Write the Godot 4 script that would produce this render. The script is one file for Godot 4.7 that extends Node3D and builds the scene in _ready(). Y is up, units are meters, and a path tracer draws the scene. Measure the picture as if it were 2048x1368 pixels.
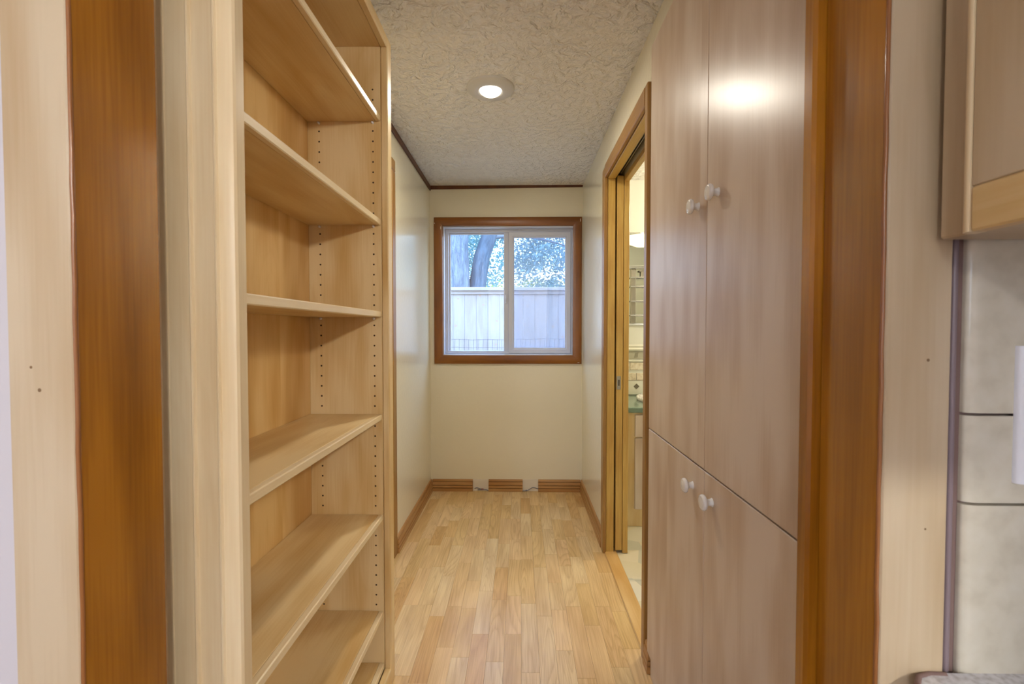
extends Node3D

var rng := RandomNumberGenerator.new()
var taken := {}
var M := {}

# ---------------------------------------------------------------- naming
func numbered(called: String) -> String:
	if not taken.has(called):
		taken[called] = 0
		return called
	taken[called] += 1
	return "%s_%03d" % [called, taken[called]]

func thing(called: String, label: String, category: String, at := Vector3.ZERO, group := "") -> Node3D:
	var o := Node3D.new()
	o.name = numbered(called)
	add_child(o)
	o.position = at
	o.set_meta("label", label)
	o.set_meta("category", category)
	if group: o.set_meta("group", group)
	return o

func setting(called: String, label: String) -> Node3D:
	var o := Node3D.new()
	o.name = called
	add_child(o)
	o.set_meta("label", label)
	o.set_meta("kind", "structure")
	return o

func part(called: String, st: SurfaceTool, mat: Material, parent: Node, label := "") -> MeshInstance3D:
	var o := MeshInstance3D.new()
	st.set_material(mat)
	o.mesh = st.commit()
	o.name = called
	parent.add_child(o, true)
	if label: o.set_meta("label", label)
	return o

func struct(called: String, st: SurfaceTool, mat: Material, label: String) -> MeshInstance3D:
	var o := part(called, st, mat, self, label)
	o.set_meta("kind", "structure")
	return o

# ---------------------------------------------------------------- shapes
func mb() -> SurfaceTool:
	var st := SurfaceTool.new()
	st.begin(Mesh.PRIMITIVE_TRIANGLES)
	return st

func uvof(p: Vector3, n: Vector3, g: int, off: Vector2) -> Vector2:
	var a := n.abs()
	var k := 0
	if a.y > a.x and a.y >= a.z: k = 1
	elif a.z > a.x: k = 2
	var v := g
	var u := 3 - g - k
	if k == g:
		u = (g + 1) % 3
		v = (g + 2) % 3
		return Vector2(p[u], p[v] * 0.3) + off
	return Vector2(p[u], p[v]) + off

func tri(st: SurfaceTool, p: Array, ns: Array, uvs: Array) -> void:
	var f: Vector3 = (p[1] - p[0]).cross(p[2] - p[0])
	var n: Vector3 = ns[0] + ns[1] + ns[2]
	var order := [0, 1, 2] if f.dot(n) < 0.0 else [0, 2, 1]
	for i in order:
		st.set_normal(ns[i])
		st.set_uv(uvs[i])
		st.add_vertex(p[i])

func quad(st: SurfaceTool, a: Vector3, b: Vector3, c: Vector3, d: Vector3, n: Vector3, g := 1, off := Vector2.ZERO) -> void:
	var u := [uvof(a, n, g, off), uvof(b, n, g, off), uvof(c, n, g, off), uvof(d, n, g, off)]
	tri(st, [a, b, c], [n, n, n], [u[0], u[1], u[2]])
	tri(st, [a, c, d], [n, n, n], [u[0], u[2], u[3]])

func roff() -> Vector2:
	return Vector2(rng.randf() * 3.0, rng.randf() * 5.0)

# a box with chamfered edges; g is the axis of the grain
func box(st: SurfaceTool, lo: Vector3, hi: Vector3, c := 0.0015, g := 1, off := Vector2.INF) -> void:
	if off == Vector2.INF: off = roff()
	var a := Vector3(minf(lo.x, hi.x), minf(lo.y, hi.y), minf(lo.z, hi.z))
	var b := Vector3(maxf(lo.x, hi.x), maxf(lo.y, hi.y), maxf(lo.z, hi.z))
	var m := (a + b) / 2.0
	var h := (b - a) / 2.0
	c = minf(c, minf(h.x, minf(h.y, h.z)) * 0.9)
	for k in 3:
		var i := (k + 1) % 3
		var j := (k + 2) % 3
		for s in [-1.0, 1.0]:
			var n := Vector3.ZERO
			n[k] = s
			var pts := []
			for q in [[-1, -1], [1, -1], [1, 1], [-1, 1]]:
				var p := m
				p[k] += s * h[k]
				p[i] += q[0] * (h[i] - c)
				p[j] += q[1] * (h[j] - c)
				pts.append(p)
			quad(st, pts[0], pts[1], pts[2], pts[3], n, g, off)
	if c <= 0.0: return
	for k in 3:      # edges that run along axis k
		var i := (k + 1) % 3
		var j := (k + 2) % 3
		for si in [-1.0, 1.0]:
			for sj in [-1.0, 1.0]:
				var n := Vector3.ZERO
				n[i] = si
				n[j] = sj
				n = n.normalized()
				var pts := []
				for e in [[-1, 0], [1, 0], [1, 1], [-1, 1]]:
					var p := m
					p[k] += e[0] * (h[k] - c)
					p[i] += si * (h[i] - (c if e[1] == 1 else 0.0))
					p[j] += sj * (h[j] - (c if e[1] == 0 else 0.0))
					pts.append(p)
				quad(st, pts[0], pts[1], pts[2], pts[3], n * 1.0001 + Vector3(0.001, 0.0005, 0.0), g, off)
	for sx in [-1.0, 1.0]:
		for sy in [-1.0, 1.0]:
			for sz in [-1.0, 1.0]:
				var s := Vector3(sx, sy, sz)
				var n := s.normalized()
				var p0 := m + Vector3(sx * h.x, sy * (h.y - c), sz * (h.z - c))
				var p1 := m + Vector3(sx * (h.x - c), sy * h.y, sz * (h.z - c))
				var p2 := m + Vector3(sx * (h.x - c), sy * (h.y - c), sz * h.z)
				tri(st, [p0, p1, p2], [n, n, n], [uvof(p0, n, g, off), uvof(p1, n, g, off), uvof(p2, n, g, off)])

# sweeps a closed outline: point = O + x*U + y*V + D*(from start to len, sheared by m0*x, m1*x at the ends)
func sweep(st: SurfaceTool, prof: PackedVector2Array, O: Vector3, U: Vector3, V: Vector3, D: Vector3, length: float, m0 := 0.0, m1 := 0.0, smooth := 35.0) -> void:
	var n := prof.size()
	var area := 0.0
	for i in n: area += prof[i].cross(prof[(i + 1) % n])
	var sgn := 1.0 if area > 0.0 else -1.0
	var en := []
	for i in n:
		var e := prof[(i + 1) % n] - prof[i]
		en.append((Vector2(e.y, -e.x) * sgn).normalized())
	var off := roff()
	var s := 0.0
	for i in n:
		var j := (i + 1) % n
		var na: Vector2 = en[i]
		var nb: Vector2 = en[i]
		if rad_to_deg(absf(en[i].angle_to(en[(i + n - 1) % n]))) < smooth: na = (en[i] + en[(i + n - 1) % n]).normalized()
		if rad_to_deg(absf(en[i].angle_to(en[j]))) < smooth: nb = (en[i] + en[j]).normalized()
		var p: Vector2 = prof[i]
		var q: Vector2 = prof[j]
		var A := O + U * p.x + V * p.y + D * (m0 * p.x)
		var B := O + U * q.x + V * q.y + D * (m0 * q.x)
		var C := O + U * q.x + V * q.y + D * (length + m1 * q.x)
		var E := O + U * p.x + V * p.y + D * (length + m1 * p.x)
		var NA := U * na.x + V * na.y
		var NB := U * nb.x + V * nb.y
		var s2 := s + p.distance_to(q)
		var ua := off + Vector2(s, m0 * p.x)
		var ub := off + Vector2(s2, m0 * q.x)
		var uc := off + Vector2(s2, length + m1 * q.x)
		var ud := off + Vector2(s, length + m1 * p.x)
		tri(st, [A, B, C], [NA, NB, NB], [ua, ub, uc])
		tri(st, [A, C, E], [NA, NB, NA], [ua, uc, ud])
		s = s2
	var idx := Geometry2D.triangulate_polygon(prof)
	for e in [0, 1]:
		var nn := -D if e == 0 else D
		for t in range(0, idx.size(), 3):
			var ps := []
			var us := []
			for k in 3:
				var p: Vector2 = prof[idx[t + k]]
				ps.append(O + U * p.x + V * p.y + D * ((m0 * p.x) if e == 0 else (length + m1 * p.x)))
				us.append(off + p)
			tri(st, ps, [nn, nn, nn], us)

# turns an outline of (radius, height) about an axis
func lathe(st: SurfaceTool, prof: Array, at: Vector3, axis: Vector3, seg := 32, sx := 1.0, sy := 1.0) -> void:
	var up := axis.normalized()
	var side := up.cross(Vector3(0.3, 0.9, 0.1)).normalized()
	var oth := up.cross(side)
	var nrm := []
	for i in prof.size():
		var a: Vector2 = prof[maxi(i - 1, 0)]
		var b: Vector2 = prof[mini(i + 1, prof.size() - 1)]
		var e := (b - a).normalized()
		nrm.append(Vector2(e.y, -e.x))
	for k in seg:
		var t0 := TAU * k / seg
		var t1 := TAU * (k + 1) / seg
		var d0 := side * cos(t0) * sx + oth * sin(t0) * sy
		var d1 := side * cos(t1) * sx + oth * sin(t1) * sy
		for i in prof.size() - 1:
			var p: Vector2 = prof[i]
			var q: Vector2 = prof[i + 1]
			var A := at + d0 * p.x + up * p.y
			var B := at + d1 * p.x + up * p.y
			var C := at + d1 * q.x + up * q.y
			var E := at + d0 * q.x + up * q.y
			var np: Vector2 = nrm[i]
			var nq: Vector2 = nrm[i + 1]
			var NA := (d0 * np.x + up * np.y).normalized()
			var NB := (d1 * np.x + up * np.y).normalized()
			var NC := (d1 * nq.x + up * nq.y).normalized()
			var NE := (d0 * nq.x + up * nq.y).normalized()
			var u0 := Vector2(float(k) / seg, p.y)
			var u1 := Vector2(float(k + 1) / seg, q.y)
			if p.x > 1e-6: tri(st, [A, B, C], [NA, NB, NC], [u0, u0, u1])
			if q.x > 1e-6: tri(st, [A, C, E], [NA, NC, NE], [u0, u1, u1])

# a tube along points; radius may change
func tube(st: SurfaceTool, pts: Array, r0: float, r1: float, seg := 8, wob := 0.0) -> void:
	var rings := []
	var ax := []
	for i in pts.size():
		var d: Vector3 = (pts[mini(i + 1, pts.size() - 1)] - pts[maxi(i - 1, 0)]).normalized()
		var s := d.cross(Vector3(0.21, 0.13, 0.97)).normalized()
		var o := d.cross(s)
		var r := lerpf(r0, r1, float(i) / (pts.size() - 1))
		var ring := []
		var nn := []
		for k in seg:
			var t := TAU * k / seg
			var w := 1.0 + wob * sin(k * 2.7 + i * 0.9) * sin(k * 1.3)
			nn.append(s * cos(t) + o * sin(t))
			ring.append(pts[i] + nn[k] * r * w)
		rings.append(ring)
		ax.append(nn)
	var len := 0.0
	for i in pts.size() - 1:
		var l2: float = len + pts[i].distance_to(pts[i + 1])
		for k in seg:
			var j := (k + 1) % seg
			var ua := Vector2(float(k) / seg * TAU * r0, len)
			var ub := Vector2(float(k + 1) / seg * TAU * r0, len)
			var uc := Vector2(ub.x, l2)
			var ud := Vector2(ua.x, l2)
			tri(st, [rings[i][k], rings[i][j], rings[i + 1][j]], [ax[i][k], ax[i][j], ax[i + 1][j]], [ua, ub, uc])
			tri(st, [rings[i][k], rings[i + 1][j], rings[i + 1][k]], [ax[i][k], ax[i + 1][j], ax[i + 1][k]], [ua, uc, ud])
		len = l2
	for e in [0, pts.size() - 1]:
		var d: Vector3 = (pts[1] - pts[0]) if e > 0 else (pts[0] - pts[1])
		d = d.normalized()
		for k in seg:
			tri(st, [pts[e], rings[e][k], rings[e][(k + 1) % seg]], [d, d, d], [Vector2.ZERO, Vector2.ZERO, Vector2.ZERO])

func bez(a: Vector3, b: Vector3, c: Vector3, d: Vector3, n := 14) -> Array:
	var r := []
	for i in n + 1: r.append(a.bezier_interpolate(b, c, d, float(i) / n))
	return r

# ---------------------------------------------------------------- textures
func noise(sd: int, f := 1.0, oct := 3) -> FastNoiseLite:
	var n := FastNoiseLite.new()
	n.seed = sd
	n.noise_type = FastNoiseLite.TYPE_SIMPLEX_SMOOTH
	n.frequency = f
	n.fractal_type = FastNoiseLite.FRACTAL_FBM
	n.fractal_octaves = oct
	return n

# wood: tu x tv metres a tile; lines = growth rings per unit of the slow field
func wood(sd: int, tu: float, tv: float, light: Color, dark: Color, lines: float, la: float, sa: float, ba: float, across := 7.0, along := 0.9, w := 512, h := 512) -> ImageTexture:
	var ring := noise(sd, 1.0, 2)
	var fine := noise(sd + 1, 1.0, 2)
	var blot := noise(sd + 2, 1.0, 2)
	var data := PackedByteArray()
	data.resize(w * h * 3)
	var R := tv / TAU
	for y in h:
		var t := TAU * y / h
		var cy := cos(t) * R
		var cz := sin(t) * R
		for x in w:
			var u := tu * x / w
			var f := ring.get_noise_3d(u * across, cy * along, cz * along)
			var g := fine.get_noise_3d(u * 170.0, cy * 5.0, cz * 5.0)
			var b := blot.get_noise_3d(u * 9.0, cy * 2.2, cz * 2.2)
			var k := f * lines + g * 0.12
			k = k - floorf(k)
			var l := pow(k, 3.0) if k < 0.86 else pow(0.86, 3.0) * (1.0 - k) / 0.14
			var v := clampf(0.30 + la * (l - 0.2) + sa * g + ba * b, 0.0, 1.0)
			var at := (y * w + x) * 3
			data[at] = int(lerpf(light.r, dark.r, v) * 255.0)
			data[at + 1] = int(lerpf(light.g, dark.g, v) * 255.0)
			data[at + 2] = int(lerpf(light.b, dark.b, v) * 255.0)
	return ImageTexture.create_from_image(Image.create_from_data(w, h, false, Image.FORMAT_RGB8, data))

func ntex(sd: int, f: float, oct: int, size := 512, kind := FastNoiseLite.TYPE_SIMPLEX_SMOOTH, ramp: Gradient = null, normal := false, strength := 4.0) -> NoiseTexture2D:
	var t := NoiseTexture2D.new()
	t.width = size
	t.height = size
	t.seamless = true
	var n := noise(sd, f, oct)
	n.noise_type = kind
	t.noise = n
	if ramp: t.color_ramp = ramp
	t.as_normal_map = normal
	t.bump_strength = strength
	return t

func ramp(cs: Array, at: Array) -> Gradient:
	var g := Gradient.new()
	g.colors = PackedColorArray(cs)
	g.offsets = PackedFloat32Array(at)
	return g

func mat(c: Color, rough := 0.5, tex: Texture2D = null, tile := Vector2.ONE) -> StandardMaterial3D:
	var m := StandardMaterial3D.new()
	m.albedo_color = c
	m.roughness = rough
	if tex:
		m.albedo_texture = tex
		m.uv1_scale = Vector3(1.0 / tile.x, 1.0 / tile.y, 1.0)
	return m

func c8(r: int, g: int, b: int) -> Color:
	return Color(r / 255.0, g / 255.0, b / 255.0)

func materials() -> void:
	# maple veneer of the bookcase and cabinets
	var maple := wood(11, 1.0, 2.6, c8(232, 207, 158), c8(208, 170, 108), 5.0, 0.18, 0.2, 0.85, 4.0, 0.8)
	var maple2 := wood(21, 1.0, 2.6, c8(222, 202, 178), c8(200, 172, 142), 5.0, 0.16, 0.18, 0.9, 5.0, 0.7)
	M.maple = mat(Color.WHITE, 0.36, maple, Vector2(1.0, 2.6))
	M.maple_back = mat(c8(252, 238, 214), 0.42, maple, Vector2(1.0, 2.6))
	M.pantry = mat(c8(246, 248, 255), 0.31, maple2, Vector2(1.0, 2.6))
	M.pantry.metallic_specular = 0.36
	var maple3 := wood(15, 1.0, 2.6, c8(212, 198, 174), c8(190, 168, 136), 5.0, 0.18, 0.2, 0.85, 4.0, 0.8)
	var maple4 := wood(17, 1.0, 2.6, c8(240, 222, 186), c8(222, 194, 146), 5.0, 0.12, 0.22, 0.4, 4.0, 0.8)
	M.maple_edge = mat(Color.WHITE, 0.32, maple4, Vector2(1.0, 2.6))
	M.casing = mat(c8(248, 243, 234), 0.32, maple3, Vector2(1.0, 2.6))
	# orange fir of the jambs, brown fir of the trims
	var fir := wood(31, 0.5, 2.0, c8(176, 116, 28), c8(136, 82, 14), 9.0, 0.24, 0.28, 0.9, 5.0, 0.45)
	M.jamb = mat(Color.WHITE, 0.2, fir, Vector2(0.5, 2.0))
	M.win_trim = mat(c8(206, 192, 172), 0.32, fir, Vector2(0.5, 2.0))
	M.dark_trim = mat(c8(150, 128, 130), 0.45, fir, Vector2(0.5, 2.0))
	var fir2 := wood(41, 0.5, 2.0, c8(206, 170, 92), c8(178, 132, 60), 8.0, 0.2, 0.4, 0.5, 5.0, 0.45)
	M.door_fir = mat(Color.WHITE, 0.3, fir2, Vector2(0.5, 2.0))
	M.door_casing = mat(c8(200, 184, 188), 0.36, fir2, Vector2(0.5, 2.0))
	M.base = mat(c8(206, 176, 144), 0.42, maple, Vector2(1.0, 2.6))
	# ash floor
	var tones := [c8(255, 252, 246), c8(255, 244, 228), c8(248, 236, 208), c8(240, 220, 186), c8(250, 238, 216), c8(255, 250, 238)]
	M.ash = []
	for k in 4:
		var t := wood(51 + k * 10, 0.5, 1.6, c8(238, 214, 170), c8(190, 154, 106), [3.0, 5.0, 7.5, 10.0][k], [0.22, 0.45, 0.55, 0.5][k], 0.26, 0.4, [7.0, 7.0, 6.0, 8.0][k], 0.7)
		for c in tones: M.ash.append(mat(c, 0.3, t, Vector2(0.5, 1.6)))
	M.subfloor = mat(c8(120, 84, 48), 0.7)
	M.threshold = mat(c8(255, 240, 216), 0.35, maple, Vector2(1.0, 2.6))
	# paint
	M.wall = mat(c8(234, 225, 198), 0.17)
	M.wall.heightmap_enabled = true
	M.wall.heightmap_texture = ntex(3, 0.03, 3, 512)
	M.wall.heightmap_scale = 0.03
	M.wall.uv1_triplanar = true
	M.wall.uv1_world_triplanar = true
	M.wall.uv1_scale = Vector3(2.0, 2.0, 2.0)
	M.patch = mat(c8(228, 218, 200), 0.7)
	M.white_wall = mat(c8(208, 205, 212), 0.5)
	M.ceiling = mat(c8(242, 239, 234), 0.34)
	M.ceiling.heightmap_enabled = true
	var ct := ntex(8, 0.014, 3, 1024)
	var cn: FastNoiseLite = ct.noise
	cn.fractal_type = FastNoiseLite.FRACTAL_RIDGED
	cn.fractal_gain = 0.45
	cn.domain_warp_enabled = true
	cn.domain_warp_amplitude = 40.0
	cn.domain_warp_frequency = 0.012
	cn.domain_warp_fractal_octaves = 3
	M.ceiling.heightmap_texture = ct
	M.ceiling.heightmap_scale = 1.9
	M.ceiling.uv1_triplanar = true
	M.ceiling.uv1_world_triplanar = true
	M.ceiling.uv1_scale = Vector3(0.85, 0.85, 0.85)
	# small things
	M.ceramic = mat(c8(236, 232, 226), 0.12)
	M.vinyl = mat(c8(206, 209, 222), 0.4)
	M.glass = mat(Color(1, 1, 1, 0.03), 0.02)
	M.glass.transparency = BaseMaterial3D.TRANSPARENCY_ALPHA
	M.screen = mat(Color(0.62, 0.68, 0.80, 0.28), 0.6)
	M.screen.transparency = BaseMaterial3D.TRANSPARENCY_ALPHA
	M.chrome = mat(c8(210, 210, 212), 0.14)
	M.chrome.metallic = 1.0
	M.steel = mat(c8(170, 165, 155), 0.35)
	M.steel.metallic = 0.9
	M.dark = mat(c8(30, 20, 14), 0.7)
	M.hole = mat(c8(58, 36, 18), 0.8)
	M.nail = mat(c8(124, 96, 66), 0.7)
	M.caulk = mat(c8(150, 98, 56), 0.2)
	M.grout = mat(c8(128, 104, 98), 0.8)
	M.cable = mat(c8(112, 112, 124), 0.5)
	M.cable_red = mat(c8(150, 92, 78), 0.5)
	M.plate = mat(c8(238, 240, 248), 0.25)
	var tt := ntex(61, 0.02, 4, 512, FastNoiseLite.TYPE_SIMPLEX_SMOOTH, ramp([c8(214, 209, 196), c8(226, 222, 210), c8(232, 229, 220)], [0.0, 0.5, 1.0]))
	M.tile = mat(c8(240, 237, 228), 0.16, tt, Vector2(0.4, 0.4))
	var st := ntex(65, 0.06, 5, 512, FastNoiseLite.TYPE_SIMPLEX_SMOOTH, ramp([c8(188, 186, 190), c8(214, 214, 220), c8(230, 230, 236)], [0.2, 0.5, 0.9]))
	M.counter = mat(Color.WHITE, 0.3, st, Vector2(0.3, 0.3))
	var gr := ntex(66, 0.12, 4, 512, FastNoiseLite.TYPE_SIMPLEX_SMOOTH, ramp([c8(64, 92, 78), c8(120, 142, 124), c8(172, 186, 168)], [0.2, 0.5, 0.85]))
	M.granite = mat(Color.WHITE, 0.12, gr, Vector2(0.25, 0.25))
	var bt := ntex(67, 0.03, 4, 256, FastNoiseLite.TYPE_SIMPLEX_SMOOTH, ramp([c8(196, 180, 150), c8(222, 210, 184), c8(232, 224, 204)], [0.1, 0.5, 0.9]))
	M.bath_tile = mat(Color.WHITE, 0.3, bt, Vector2(0.3, 0.3))
	M.bath_pale = mat(c8(226, 224, 206), 0.25)
	M.bath_grey = mat(c8(176, 172, 152), 0.35)
	M.bath_wall = mat(c8(226, 226, 214), 0.45)
	M.mirror = mat(c8(235, 238, 235), 0.02)
	M.mirror.metallic = 1.0
	var vt := ntex(68, 0.012, 1, 512, FastNoiseLite.TYPE_CELLULAR, ramp([c8(224, 212, 178), c8(232, 222, 192), c8(196, 194, 172), c8(236, 228, 204)], [0.0, 0.45, 0.7, 1.0]))
	var vn: FastNoiseLite = vt.noise
	vn.cellular_return_type = FastNoiseLite.RETURN_CELL_VALUE
	vn.fractal_type = FastNoiseLite.FRACTAL_NONE
	M.vinyl_floor = mat(Color.WHITE, 0.35, vt, Vector2(0.9, 0.9))
	# outdoors
	var ft := wood(91, 0.6, 2.0, c8(188, 184, 184), c8(158, 146, 140), 4.0, 0.16, 0.24, 0.35, 9.0, 1.2)
	M.fence = [mat(c8(246, 244, 244), 0.8, ft, Vector2(0.6, 2.0)), mat(c8(242, 238, 238), 0.8, ft, Vector2(0.6, 2.0)), mat(c8(236, 232, 232), 0.8, ft, Vector2(0.6, 2.0))]
	M.knot = mat(c8(176, 150, 134), 0.8)
	M.wire = mat(c8(104, 98, 100), 0.5)
	var kt := wood(95, 1.0, 1.2, c8(140, 152, 166), c8(64, 76, 92), 7.0, 0.6, 0.6, 0.4, 16.0, 2.0)
	M.bark = mat(Color.WHITE, 0.9, kt, Vector2(1.0, 1.2))
	M.bark_dark = mat(c8(190, 200, 205), 0.9, kt, Vector2(1.0, 1.2))
	M.bark.heightmap_enabled = true
	M.bark.heightmap_texture = kt
	M.bark.heightmap_scale = 3.0
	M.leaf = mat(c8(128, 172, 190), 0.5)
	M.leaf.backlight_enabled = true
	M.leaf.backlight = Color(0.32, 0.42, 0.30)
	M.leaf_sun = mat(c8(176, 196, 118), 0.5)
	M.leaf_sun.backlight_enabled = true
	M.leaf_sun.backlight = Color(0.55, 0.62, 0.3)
	M.earth = mat(c8(150, 140, 120), 0.95)
	M.siding = mat(c8(206, 198, 184), 0.8)

# ---------------------------------------------------------------- lamps
func glow(c: Color, e: float) -> StandardMaterial3D:
	var m := mat(Color(0.9, 0.9, 0.9), 0.4)
	m.emission_enabled = true
	m.emission = c
	m.emission_energy_multiplier = e
	return m

func lamp_light(parent: Node, at: Vector3, c: Color, e: float, size: float) -> void:
	var l := OmniLight3D.new()
	l.name = "lamp_glow"
	parent.add_child(l, true)
	l.position = at
	l.light_color = c
	l.light_energy = e
	l.light_size = size
	l.omni_range = 12.0
	l.omni_attenuation = 2.0
	l.shadow_enabled = true

func area_lamp(parent: Node, at: Vector3, c: Color, e: float, side: float) -> void:
	var l := AreaLight3D.new()
	l.name = "lamp_glow"
	parent.add_child(l, true)
	l.position = at
	l.rotation.x = -PI / 2.0
	l.area_size = Vector2(side, side)
	l.area_normalize_energy = true
	l.light_color = c
	l.light_energy = e
	l.area_range = 12.0
	l.shadow_enabled = true

func flush_lamp(at: Vector3, label: String, c: Color, e: float) -> void:
	var t := thing("ceiling_light", label, "light", at)
	var st := mb()
	lathe(st, [Vector2(0.0, 0.0), Vector2(0.07, 0.0), Vector2(0.072, -0.015), Vector2(0.012, -0.03), Vector2(0.010, -0.17), Vector2(0.0, -0.17)], Vector3.ZERO, Vector3.UP, 24)
	part("stem", st, M.plate, t)
	st = mb()
	lathe(st, [Vector2(0.0, -0.165), Vector2(0.05, -0.172), Vector2(0.075, -0.20), Vector2(0.08, -0.235), Vector2(0.065, -0.28), Vector2(0.03, -0.305), Vector2(0.0, -0.31)], Vector3.ZERO, Vector3.UP, 32)
	part("glass_globe", st, glow(c, 4.0), t)
	lamp_light(t, Vector3(0, -0.24, 0), c, e, 0.07)

# ---------------------------------------------------------------- scene
const CEIL := 2.262
const ZB := -3.405
const XL := -0.667
const XR := 0.4615

func _ready() -> void:
	rng.seed = 7
	# camera
	var cam := Camera3D.new()
	cam.name = "camera"
	cam.fov = 73.27
	cam.near = 0.02
	cam.far = 200.0
	cam.position = Vector3(0, 1.2, 0)
	cam.rotation = Vector3(deg_to_rad(-1.46), deg_to_rad(1.0), 0)
	var att := CameraAttributesPhysical.new()
	att.frustum_focal_length = 16.14
	att.frustum_focus_distance = 2.6
	att.frustum_near = 0.02
	att.frustum_far = 200.0
	att.exposure_aperture = 9.0
	cam.attributes = att
	add_child(cam)
	cam.current = true
	cam.fov = 73.27
	# sky, daylight and exposure
	var we := WorldEnvironment.new()
	we.name = "world"
	var env := Environment.new()
	env.background_mode = Environment.BG_SKY
	var sky := Sky.new()
	var sm := ProceduralSkyMaterial.new()
	sm.sky_top_color = Color(0.62, 0.78, 1.0)
	sm.sky_horizon_color = Color(0.84, 0.92, 1.0)
	sm.ground_bottom_color = Color(0.45, 0.46, 0.44)
	sm.ground_horizon_color = Color(0.66, 0.70, 0.72)
	sm.sun_angle_max = 1.0
	sky.sky_material = sm
	env.sky = sky
	env.background_energy_multiplier = 8.0
	env.tonemap_mode = Environment.TONE_MAPPER_LINEAR
	env.tonemap_exposure = 1.06
	env.sdfgi_enabled = true
	env.ssao_enabled = true
	env.ssil_enabled = true
	we.environment = env
	add_child(we)

	materials()
	# lamps: the hall's small lamp and the kitchen's two behind the camera
	hall_lamp(Vector3(-0.13, CEIL, -2.045), Color(1.0, 0.97, 0.91), 0.85)
	flush_lamp(Vector3(1.15, CEIL, 1.9), "round drop ceiling light on the right side of the kitchen ceiling", Color(1.0, 0.99, 0.965), 2.9)
	flush_lamp(Vector3(-0.9, CEIL, 2.3), "round drop ceiling light on the left side of the kitchen ceiling", Color(1.0, 0.99, 0.965), 0.9)

	flush_lamp(Vector3(1.5, CEIL, -2.75), "small globe ceiling light inside the bathroom, right of the vanity", Color(1.0, 0.96, 0.88), 0.5)

	shell()
	floor_strips()
	hall_window()
	kitchen_doorway()
	pocket_doorway()
	trims()
	bookcase()
	pantry()
	kitchen_right()
	bathroom()
	outdoors()

func hall_lamp(at: Vector3, c: Color, e: float) -> void:
	var t := thing("ceiling_light", "small round lit ceiling lamp with flat grey ring, on the hall's textured ceiling", "light", at)
	var st := mb()
	lathe(st, [Vector2(0.050, -0.012), Vector2(0.056, -0.017), Vector2(0.075, -0.014), Vector2(0.100, -0.008), Vector2(0.105, -0.004), Vector2(0.105, 0.0)], Vector3.ZERO, Vector3.UP, 48)
	part("trim_ring", st, mat(c8(206, 203, 198), 0.4), t)
	st = mb()
	lathe(st, [Vector2(0.0, -0.030), Vector2(0.02, -0.029), Vector2(0.036, -0.025), Vector2(0.046, -0.017), Vector2(0.050, -0.008)], Vector3.ZERO, Vector3.UP, 32)
	part("bulb", st, glow(c, 2.5), t, "glowing bulb face")
	area_lamp(t, Vector3(0, -0.034, 0), c, e, 0.075)

func wall_box(st: SurfaceTool, x0: float, x1: float, y0: float, y1: float, z0: float, z1: float) -> void:
	box(st, Vector3(x0, y0, z0), Vector3(x1, y1, z1), 0.0)

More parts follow.
